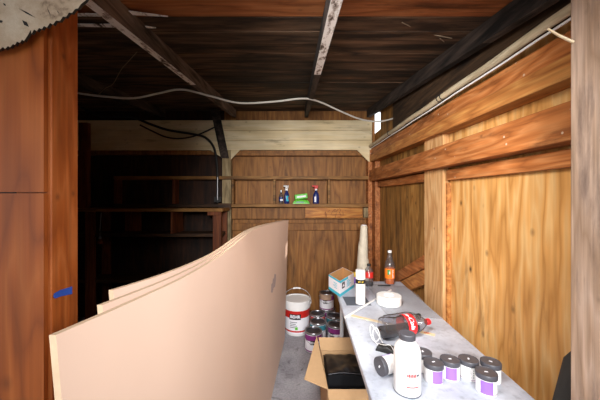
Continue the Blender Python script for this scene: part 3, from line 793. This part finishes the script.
# red label bottle
t = thing('soda_bottle', 'small clear soda bottle with red label and black cap behind the spray can', 'bottle', (.628,2.375,TZ))
MB().lathe([(0,.004),(.02,0),(.032,.004),(.035,.02),(.033,.06),(.036,.075),(.036,.115),(.030,.138),(.016,.158),(.0135,.163),(.0135,.172)], 36).build('body', 'clear', t, True)
lab = MB().lathe([(.0366,.072),(.0368,.074),(.0368,.118),(.0362,.120)], 36).build('label', 'red', t, True)
mb = MB(); text_on_cyl(mb, '1', .04, .0371, .096, -1.75, .001); mb.build('lettering', 'white_paper', lab)
MB().lathe([(.0145,.166),(.0155,.168),(.0155,.183),(.014,.185),(0,.185)], 24).build('cap', 'black', t, True)
MB().lathe([(0,.005),(.019,.002),(.030,.006),(.0325,.02),(.031,.035),(0,.035)], 28).build('cola', 'cola', t, True)

# orange soda
t = thing('orange_soda_bottle', 'tall clear bottle of orange soda with orange label at the far table end', 'bottle', (.822,2.43,TZ))
prof = [(0,.004),(.028,0),(.039,.005),(.041,.02),(.041,.150),(.038,.175),(.028,.205),(.018,.235),(.0145,.262),(.0140,.275)]
MB().lathe(prof, 40).build('body', 'clear', t, True)
MB().lathe([(0,.006),(.027,.003),(.037,.007),(.039,.02),(.039,.055),(0,.055)], 36).build('soda', 'orange_soda', t, True)
lab = MB().lathe([(.0416,.052),(.0418,.054),(.0418,.135),(.0414,.137)], 40).build('label', 'orange_label', t, True)
mb = MB(); patch_cyl(mb, .0421, .098, .128, -2.35, -1.75, 8); patch_cyl(mb, .0421, .085, .098, -2.35, -2.0, 5); mb.build('green_emblem', 'green', lab, True)
mb = MB(); rr = random.Random(6)
for k in range(8):
    z = .06+k*.009; patch_cyl(mb, .0421, z, z+.0055, -1.35, -1.35+rr.uniform(.12,.3), 4)
for k in range(3): patch_cyl(mb, .0423, .094+k*.008, .099+k*.008, -2.05, -1.8, 4)
mb.build('white_print', 'white_paper', lab, True)
MB().lathe([(.0150,.268),(.0162,.27),(.0162,.286),(.0145,.288),(0,.288)], 24).build('cap', 'white', t, True)

t = thing('marker_pen', 'black marker pen lying beside the orange soda bottle', 'pen', (.70,2.362,TZ+.006), .02)
MB().lathe([(0,0),(.0055,.001),(.0055,.075),(.004,.078),(0,.078)], 14, ROLL).build('barrel', 'black', t, True)
MB().lathe([(0,.070),(.0065,.071),(.0062,.10),(.005,.105),(0,.105)], 14, ROLL).build('cap', 'black', t, True)

# ------------------------------------------------------------------ bucket
t = thing('paint_bucket', 'white paint bucket with red band and wire handle on the floor', 'bucket', (.032,3.13,0), 0)
MB().lathe([(0,.002),(.126,.002),(.130,.008),(.139,.30),(.139,.335)], 56).build('body', 'white', t, True)
MB().lathe([(.141,.285),(.149,.288),(.150,.30),(.1495,.345),(.151,.352),(.151,.362),(.146,.368),(.138,.368),(.133,.360),(.02,.358),(0,.357)], 56).build('lid', 'white', t, True)
lab = MB().lathe([(.1335,.03),(.1405,.272)], 56).build('label', 'white_paper', t, True)
def Rb(z): return .1335+(z-.03)*(.007/.242)+.0006
MB().lathe([(Rb(.195),.195),(Rb(.272),.272)], 56).build('red_band', 'red', lab, True)
MB().lathe([(Rb(.045),.045),(Rb(.062),.062)], 56).build('red_stripe', 'red', lab, True)
A = -1.62
mb = MB(); patch_cyl(mb, Rb(.25)+.0012, .182, .240, A-.56, A+.34, 14); lg = mb.build('logo_panel', 'black', lab, True)
mb = MB(); text_on_cyl(mb, 'BEHR', .046, Rb(.25)+.0022, .212, A-.1, .0015); mb.build('lettering', 'white_paper', lg)
mb = MB()
for k in range(4): patch_cyl(mb, Rb(.25)+.0004, .15-k*.018, .156-k*.018, A-.5, A+.05-.1*(k%2), 8)
mb.build('grey_print', 'slate', lab, True)
mb = MB(); patch_cyl(mb, Rb(.25)+.0004, .075, .105, A-.1, A+.1, 5); mb.build('green_print', 'lime', lab, True)
for sx in (-1,1): MB().lathe([(0,0),(.013,0),(.013,.008),(0,.01)], 14, Matrix.Translation((sx*.147,0,.312)) @ Matrix.Rotation(sx*PI/2,4,'Y')).build('handle_mount', 'white', t, True)
hp = []
for k in range(25):
    a = PI*k/24; hp.append((-.158*math.cos(a), .06*math.sin(a), .314+.145*math.sin(a)**.8))
MB().tube(hp, .0028, 8).build('wire_handle', 'wire', t, True)
MB().tube([hp[i] for i in range(10,15)], .009, 10).build('grip', 'white', t, True)

# ------------------------------------------------------------------ gallon paint cans
def paint_can(loc, rz, band, lidmat, label, top_spill=False):
    t = thing('paint_can', label, 'paint can', loc, rz, 'gallon paint cans beside the bucket')
    MB().lathe([(0,.003),(.079,.003),(.082,.0),(.083,.004),(.081,.008),(.081,.180),(.083,.184),(.083,.188)], 48).build('body', 'tin', t, True)
    lab = MB().lathe([(.0816,.012),(.0818,.013),(.0818,.172),(.0816,.173)], 48).build('label', 'white_paper', t, True)
    MB().lathe([(.0822,.118),(.0822,.170)], 48).build('colour_band', band, lab, True)
    MB().lathe([(.0822,.016),(.0822,.028)], 48).build('colour_stripe', band, lab, True)
    mb = MB(); patch_cyl(mb, .0826, .085, .125, -2.1, -1.5, 8); lg = mb.build('logo_panel', 'black', lab, True)
    mb = MB(); text_on_cyl(mb, 'BEHR', .026, .083, .105, -1.8, .0008); mb.build('lettering', 'white_paper', lg)
    MB().lathe([(.083,.184),(.085,.188),(.083,.192),(.075,.192),(.071,.186),(.071,.180)], 48).build('rim', 'tin', t, True)
    MB().lathe([(.0715,.186),(.068,.189),(.062,.189),(.060,.182),(0,.182)], 44).build('lid', lidmat, t, True)
    if top_spill: MB().lathe([(.0826,.125),(.0828,.19),(.0826,.1905)], 30, None, 0, -2.9, -.9).build('dried_paint', 'spill', t, True)
    for s in (-1,1): MB().lathe([(0,0),(.009,0),(.008,.005),(0,.006)], 12, Matrix.Translation((s*.081,0,.15)) @ Matrix.Rotation(s*PI/2,4,'Y')).build('handle_ear', 'tin', t, True)
    hp = [(-.088*math.cos(PI*k/16), -.087*math.sin(PI*k/16), .15-.06*math.sin(PI*k/16)) for k in range(17)]
    MB().tube(hp, .0018, 6).build('wire_handle', 'wire', t, True)
    return t
paint_can((.188,2.74,0), .1, 'magenta', 'tin_dark', 'plum-banded paint can on the floor nearest the cardboard box')
paint_can((.250,2.95,0), -.2, 'teal', 'tin_dark', 'teal-banded paint can between the bucket and the table leg')
paint_can((.262,3.155,0), .3, 'red', 'tin_dark', 'red-banded paint can right beside the bucket')
paint_can((.437,3.10,0), 0, 'teal', 'tin_dark', 'teal-banded paint can below the carton, behind the plum one under the table')
paint_can((.425,2.88,0), -.4, 'magenta', 'tin_dark', 'plum-banded paint can partly hidden by the table leg')
paint_can((.396,3.285,0), .2, 'magenta', 'tin_dark', 'paint can at the back carrying another can on its lid')
paint_can((.378,3.275,.1925), -.1, 'magenta', 'tin_dark', 'upper paint can with dried paint on top, stacked on another can', True)

# ------------------------------------------------------------------ cardboard box with black plastic
X0, X1, Y0, Y1, H = .195, .50, 1.645, 2.075, .345; th = .005
t = thing('cardboard_box', 'open brown cardboard box on the floor half under the table', 'box')
mb = MB().box((X0,Y0,0),(X1,Y1,th)).box((X0,Y0,th),(X0+th,Y1,H)).box((X1-th,Y0,th),(X1,Y1,H)).box((X0+th,Y0,th),(X1-th,Y0+th,H)).box((X0+th,Y1-th,th),(X1-th,Y1,H))
mb.build('box_body', 'card', t)
def flap(pts, n, name='flap'):
    pts = [Vector(p) for p in pts]; return MB().prism(pts, Vector(n)*th).build(name, 'card', t)
flap([(X0,Y1,H),(X1,Y1,H),(X1-.01,Y1+.025,H+.085),(X0-.012,Y1+.025,H+.085)], (0,-.8,.5))
flap([(X0,Y0+.005,H),(X0,Y1-.005,H),(X0-.028,Y1+.03,H+.09),(X0-.135,Y0+.05,H+.03)], (.4,0,.8))
flap([(X0,Y0,H),(X1,Y0,H),(X1,Y0-.13,H-.06),(X0+.004,Y0-.13,H-.06)], (0,.4,.8))
t = thing('black_plastic_bundle', 'glossy black plastic wrapped bundle inside the cardboard box', 'plastic bundle', ((X0+X1)/2,(Y0+Y1)/2,th+.002))
mb = MB(); n = 26
lx, ly, lz = (X1-X0)/2-.018, (Y1-Y0)/2-.016, .315
vs = []; fs = []
def blk(u, v, w):
    p = Vector((u*lx, v*ly, w*lz))
    if w > .02:
        zt = .330 if v > -.3 else .330-(-.3-v)*.12-.10*min(1,(-.3-v)/.12)
        p.z = w*zt
        q = Vector((u*2.1, v*2.4, w*2.0)); k = noise.noise(q*1.3+Vector((4,1,2)))*.012+noise.ridged_multi_fractal(q*1.6, 1, 2, 3, 1, 2)*.004
        edge = max(abs(u),abs(v))
        p.z += k*(.6 if w > .95 else 0)-(.014*max(0,(edge-.85)/.15)**2 if w > .9 else 0)
    return p
def grid(fn, nu, nv):
    b = len(vs)
    for i in range(nu+1):
        for j in range(nv+1): vs.append(fn(i/nu*2-1, j/nv*2-1))
    for i in range(nu):
        for j in range(nv):
            a = b+i*(nv+1)+j; fs.append((a, a+nv+1, a+nv+2, a+1))
grid(lambda u,v: blk(u,v,1), n, n); grid(lambda u,v: blk(u,v,0), n, n)
for s in (-1,1):
    grid(lambda u,w: blk(u,s,(w+1)/2), n, 10); grid(lambda v,w: blk(s,v,(w+1)/2), n, 10)
mb.add(vs, fs); mb.build('wrapped_body', 'black_plastic', t, True)
MB().tube(smooth_path([(-lx*.95,-.30*ly,.334),(-lx*.3,-.29*ly,.342),(lx*.3,-.30*ly,.338),(lx*.95,-.31*ly,.334)],6), .0016, 5).build('fold_seam', 'lid_grey', t, True)

# ------------------------------------------------------------------ tall twisted roll, dark mat
t = thing('twisted_roll', 'tall pale twisted roll standing in the far right corner', 'roll', (.735,3.12,0))
mb = MB(); seg, nz = 40, 90; vs = []; fs = []
for i in range(nz+1):
    z = 1.17*i/nz; r = .082-.047*max(0,(z-.45)/.72)**1.0; lean = .035*(z/1.17)
    for k in range(seg):
        a = 2*PI*k/seg; w = (a/(2*PI)+z*2.6) % 1.0
        rr = r*(1+.16*(w-.5))
        vs.append((lean+rr*math.cos(a), rr*math.sin(a), z))
for i in range(nz):
    for k in range(seg): fs.append((i*seg+k, i*seg+(k+1)%seg, (i+1)*seg+(k+1)%seg, (i+1)*seg+k))
fs.append(tuple(range(seg))); fs.append(tuple(nz*seg+k for k in range(seg)))
mb.add(vs, fs); mb.build('wrap', 'roll', t, True)
MB().lathe([(.020,1.171),(.028,1.171),(.028,1.176),(.020,1.176),(.020,1.171)], 24, Matrix.Translation((.035,0,0))).build('end_ring', 'white_paper', t, True)

mb = MB()
pa = Vector((.69,.922,.0)); pb = Vector((.946,.923,.985)); n = 14
vs = []; fs = []; seg = 20
for i in range(n+1):
    u = i/n; c = pa+(pb-pa)*u; k = 1 if u < .93 else math.sqrt(max(.02,1-((u-.93)/.07)**2))
    for q in range(seg):
        a = 2*PI*q/seg; vs.append(c+Vector((.030*k*math.cos(a)*(1.15-.25*u), .044*k*math.sin(a), 0)))
for i in range(n):
    for q in range(seg): fs.append((i*seg+q, i*seg+(q+1)%seg, (i+1)*seg+(q+1)%seg, (i+1)*seg+q))
fs.append(tuple(range(seg))); fs.append(tuple(n*seg+q for q in range(seg)))
mb.add(vs, fs); tag(mb.build('rolled_mat', 'dark_mat', smooth=True), 'dark grey rolled mat leaning on the right wall behind the door post', 'mat')

# ------------------------------------------------------------------ things on the wall shelf
ZS, YI = 1.405, YB+.035
t = thing('spray_bottle', 'small clear bottle with blue label on the wall shelf, beside the dark one', 'bottle', (-.157,YI,ZS), .2)
MB().lathe([(0,0),(.024,0),(.027,.006),(.027,.09),(.020,.115),(.010,.128),(.010,.14)], 24).build('body', 'clear', t, True)
MB().lathe([(.0275,.03),(.0275,.08)], 24).build('label', 'navy', t, True)
MB().lathe([(.011,.136),(.013,.138),(.012,.165),(0,.168)], 16).build('cap', 'wire', t, True)
MB().box((-.016,-.03,.035),(.018,-.0275,.055)).build('label_mark', 'white_paper', t)

def trigger_bottle(loc, rz, body, head, label, marks, h=.22):
    t = thing('spray_bottle', label, 'bottle', loc, rz, 'spray bottles on the wall shelf')
    mb = MB()
    mb.lathe([(0,0),(.032,0),(.037,.006),(.037,.085),(.033,.115),(.018,.145),(.013,.155),(.013,.166)], 28, Matrix.Diagonal((1,.72,1,1)))
    mb.build('body', body, t, True)
    hd = MB().lathe([(.015,.160),(.016,.162),(.015,.178),(.012,.182)], 20).build('collar', 'white', t, True)
    mb = MB().prism([(-.012,-.011,.180),(.014,-.011,.180),(.022,-.011,.200),(.028,-.011,.222),(-.046,-.011,.222),(-.05,-.011,.214),(-.05,-.011,.205),(-.016,-.011,.203)], (0,.022,0))
    mb.build('spray_head', head, t, bevel=.003)
    MB().prism([(-.018,-.006,.203),(-.010,-.006,.203),(-.022,-.006,.165),(-.030,-.006,.160)], (0,.012,0)).build('trigger', head, t, bevel=.002)
    for x0,x1,z0,z1,m in marks:
        mb = MB(); mb.lathe([(.0378,z0),(.0378,z1)], 6, Matrix.Diagonal((1,.73,1,1)), 0, -PI/2+x0, -PI/2+x1); mb.build('label', m, t, True)
trigger_bottle((-.088,YI,ZS), .9, 'navy', 'white', 'dark blue spray bottle with white head, left of the green packets', [(-.9,.2,.03,.095,'cyan'),(-.1,.35,.05,.08,'red')])
trigger_bottle((.268,YI,ZS), .1, 'navy', 'red', 'dark blue spray bottle with a bright red trigger head', [(-.7,-.1,.02,.085,'white_paper')])
t = thing('green_packet', 'green packet of wipes lying lowest, under the second green packet', 'packet', (.085,YI,ZS), .05, 'green packets on the wall shelf')
mb = MB(); slab(mb, .20, .09, .05, .008, 5); mb.build('packet_body', 'lime', t, True)
MB().box((-.06,-.0465,.014),(.03,-.0450,.026)).build('dark_print', 'navy', t)
t = thing('green_packet', 'green packet of wipes lying tilted on top of the other green packet', 'packet', (.085,YI,ZS+.056), .1, 'green packets on the wall shelf')
mb = MB().box((-.075,-.035,0),(.08,.035,.062), 0, Matrix.Rotation(-.13,4,'Y')); mb.build('packet_body', 'lime', t, bevel=.008)
MB().box((-.05,-.0362,.020),(.06,-.0352,.040), 0, Matrix.Rotation(-.13,4,'Y')).build('pale_print', 'white_paper', t)

# ------------------------------------------------------------------ light, world, camera
w = bpy.data.worlds.new('sky'); bpy.context.scene.world = w; w.use_nodes = True; nt = w.node_tree
bg = nt.nodes['Background']; bg.inputs['Color'].default_value = (.90,.95,1.0,1); bg.inputs['Strength'].default_value = 1.9
sun = bpy.data.lights.new('sun', 'SUN'); sun.energy = 4.5; sun.angle = .01; sun.color = (1,.95,.87)
so = bpy.data.objects.new('sun', sun); C.objects.link(so)
so.rotation_euler = Vector((-1,-.35,-1.3)).to_track_quat('-Z','Y').to_euler()

mb = MB().box((1.75,-5,0), (1.85,.79,3.2)); struct('wall_sky_blocker', mb, 'ground', 'grey wall added out of view to block sky light from the right', 'wall')  # unseen wall, added to keep right-hand sky light off the back-left corner
fill = bpy.data.lights.new('added_spot', 'SPOT'); fill.energy = 60; fill.spot_size = math.radians(88); fill.spot_blend = .9; fill.shadow_soft_size = .25; fill.color = (.97,.985,1)  # added unseen spot that brightens the leaning sheets
fo = bpy.data.objects.new('added_spot', fill); C.objects.link(fo); fo.location = (.72,.50,1.97)
fo.rotation_euler = (Vector((-.32,1.0,.55))-fo.location).to_track_quat('-Z','Y').to_euler()
near = bpy.data.lights.new('added_spot', 'SPOT'); near.energy = 150; near.spot_size = math.radians(108); near.spot_blend = .75; near.shadow_soft_size = .25; near.color = (1,.985,.96)  # added unseen spot that brightens the right wall and table
no = bpy.data.objects.new('added_spot', near); C.objects.link(no); no.location = (-.05,.66,1.96)
no.rotation_euler = (Vector((.72,2.5,1.15))-no.location).to_track_quat('-Z','Y').to_euler()
far_spot = bpy.data.lights.new('added_spot', 'SPOT'); far_spot.energy = 430; far_spot.spot_size = math.radians(54); far_spot.spot_blend = .75; far_spot.shadow_soft_size = .22; far_spot.color = (.97,.985,1)  # added unseen spot behind the camera, lifts the back of the shed
lo = bpy.data.objects.new('added_spot', far_spot); C.objects.link(lo); lo.location = (.20,-1.40,1.92)
lo.rotation_euler = (Vector((.50,2.6,1.0))-lo.location).to_track_quat('-Z','Y').to_euler()

cam = bpy.data.cameras.new('camera'); co = bpy.data.objects.new('camera', cam); C.objects.link(co)
co.location = (0,0,EYE); co.rotation_euler = (PI/2,0,0)
cam.sensor_width = 36; cam.lens = F*36/600; cam.shift_x = (300-CX)/600; cam.clip_start = .02
sc = bpy.context.scene; sc.camera = co
sc.view_settings.view_transform = 'Standard'; sc.view_settings.look = 'None'; sc.view_settings.gamma = 1; sc.view_settings.use_curve_mapping = False
sc.view_settings.exposure = 0.0
sc.cycles.use_denoising = True
sc.cycles.max_bounces = 10; sc.cycles.diffuse_bounces = 6; sc.cycles.transparent_max_bounces = 24
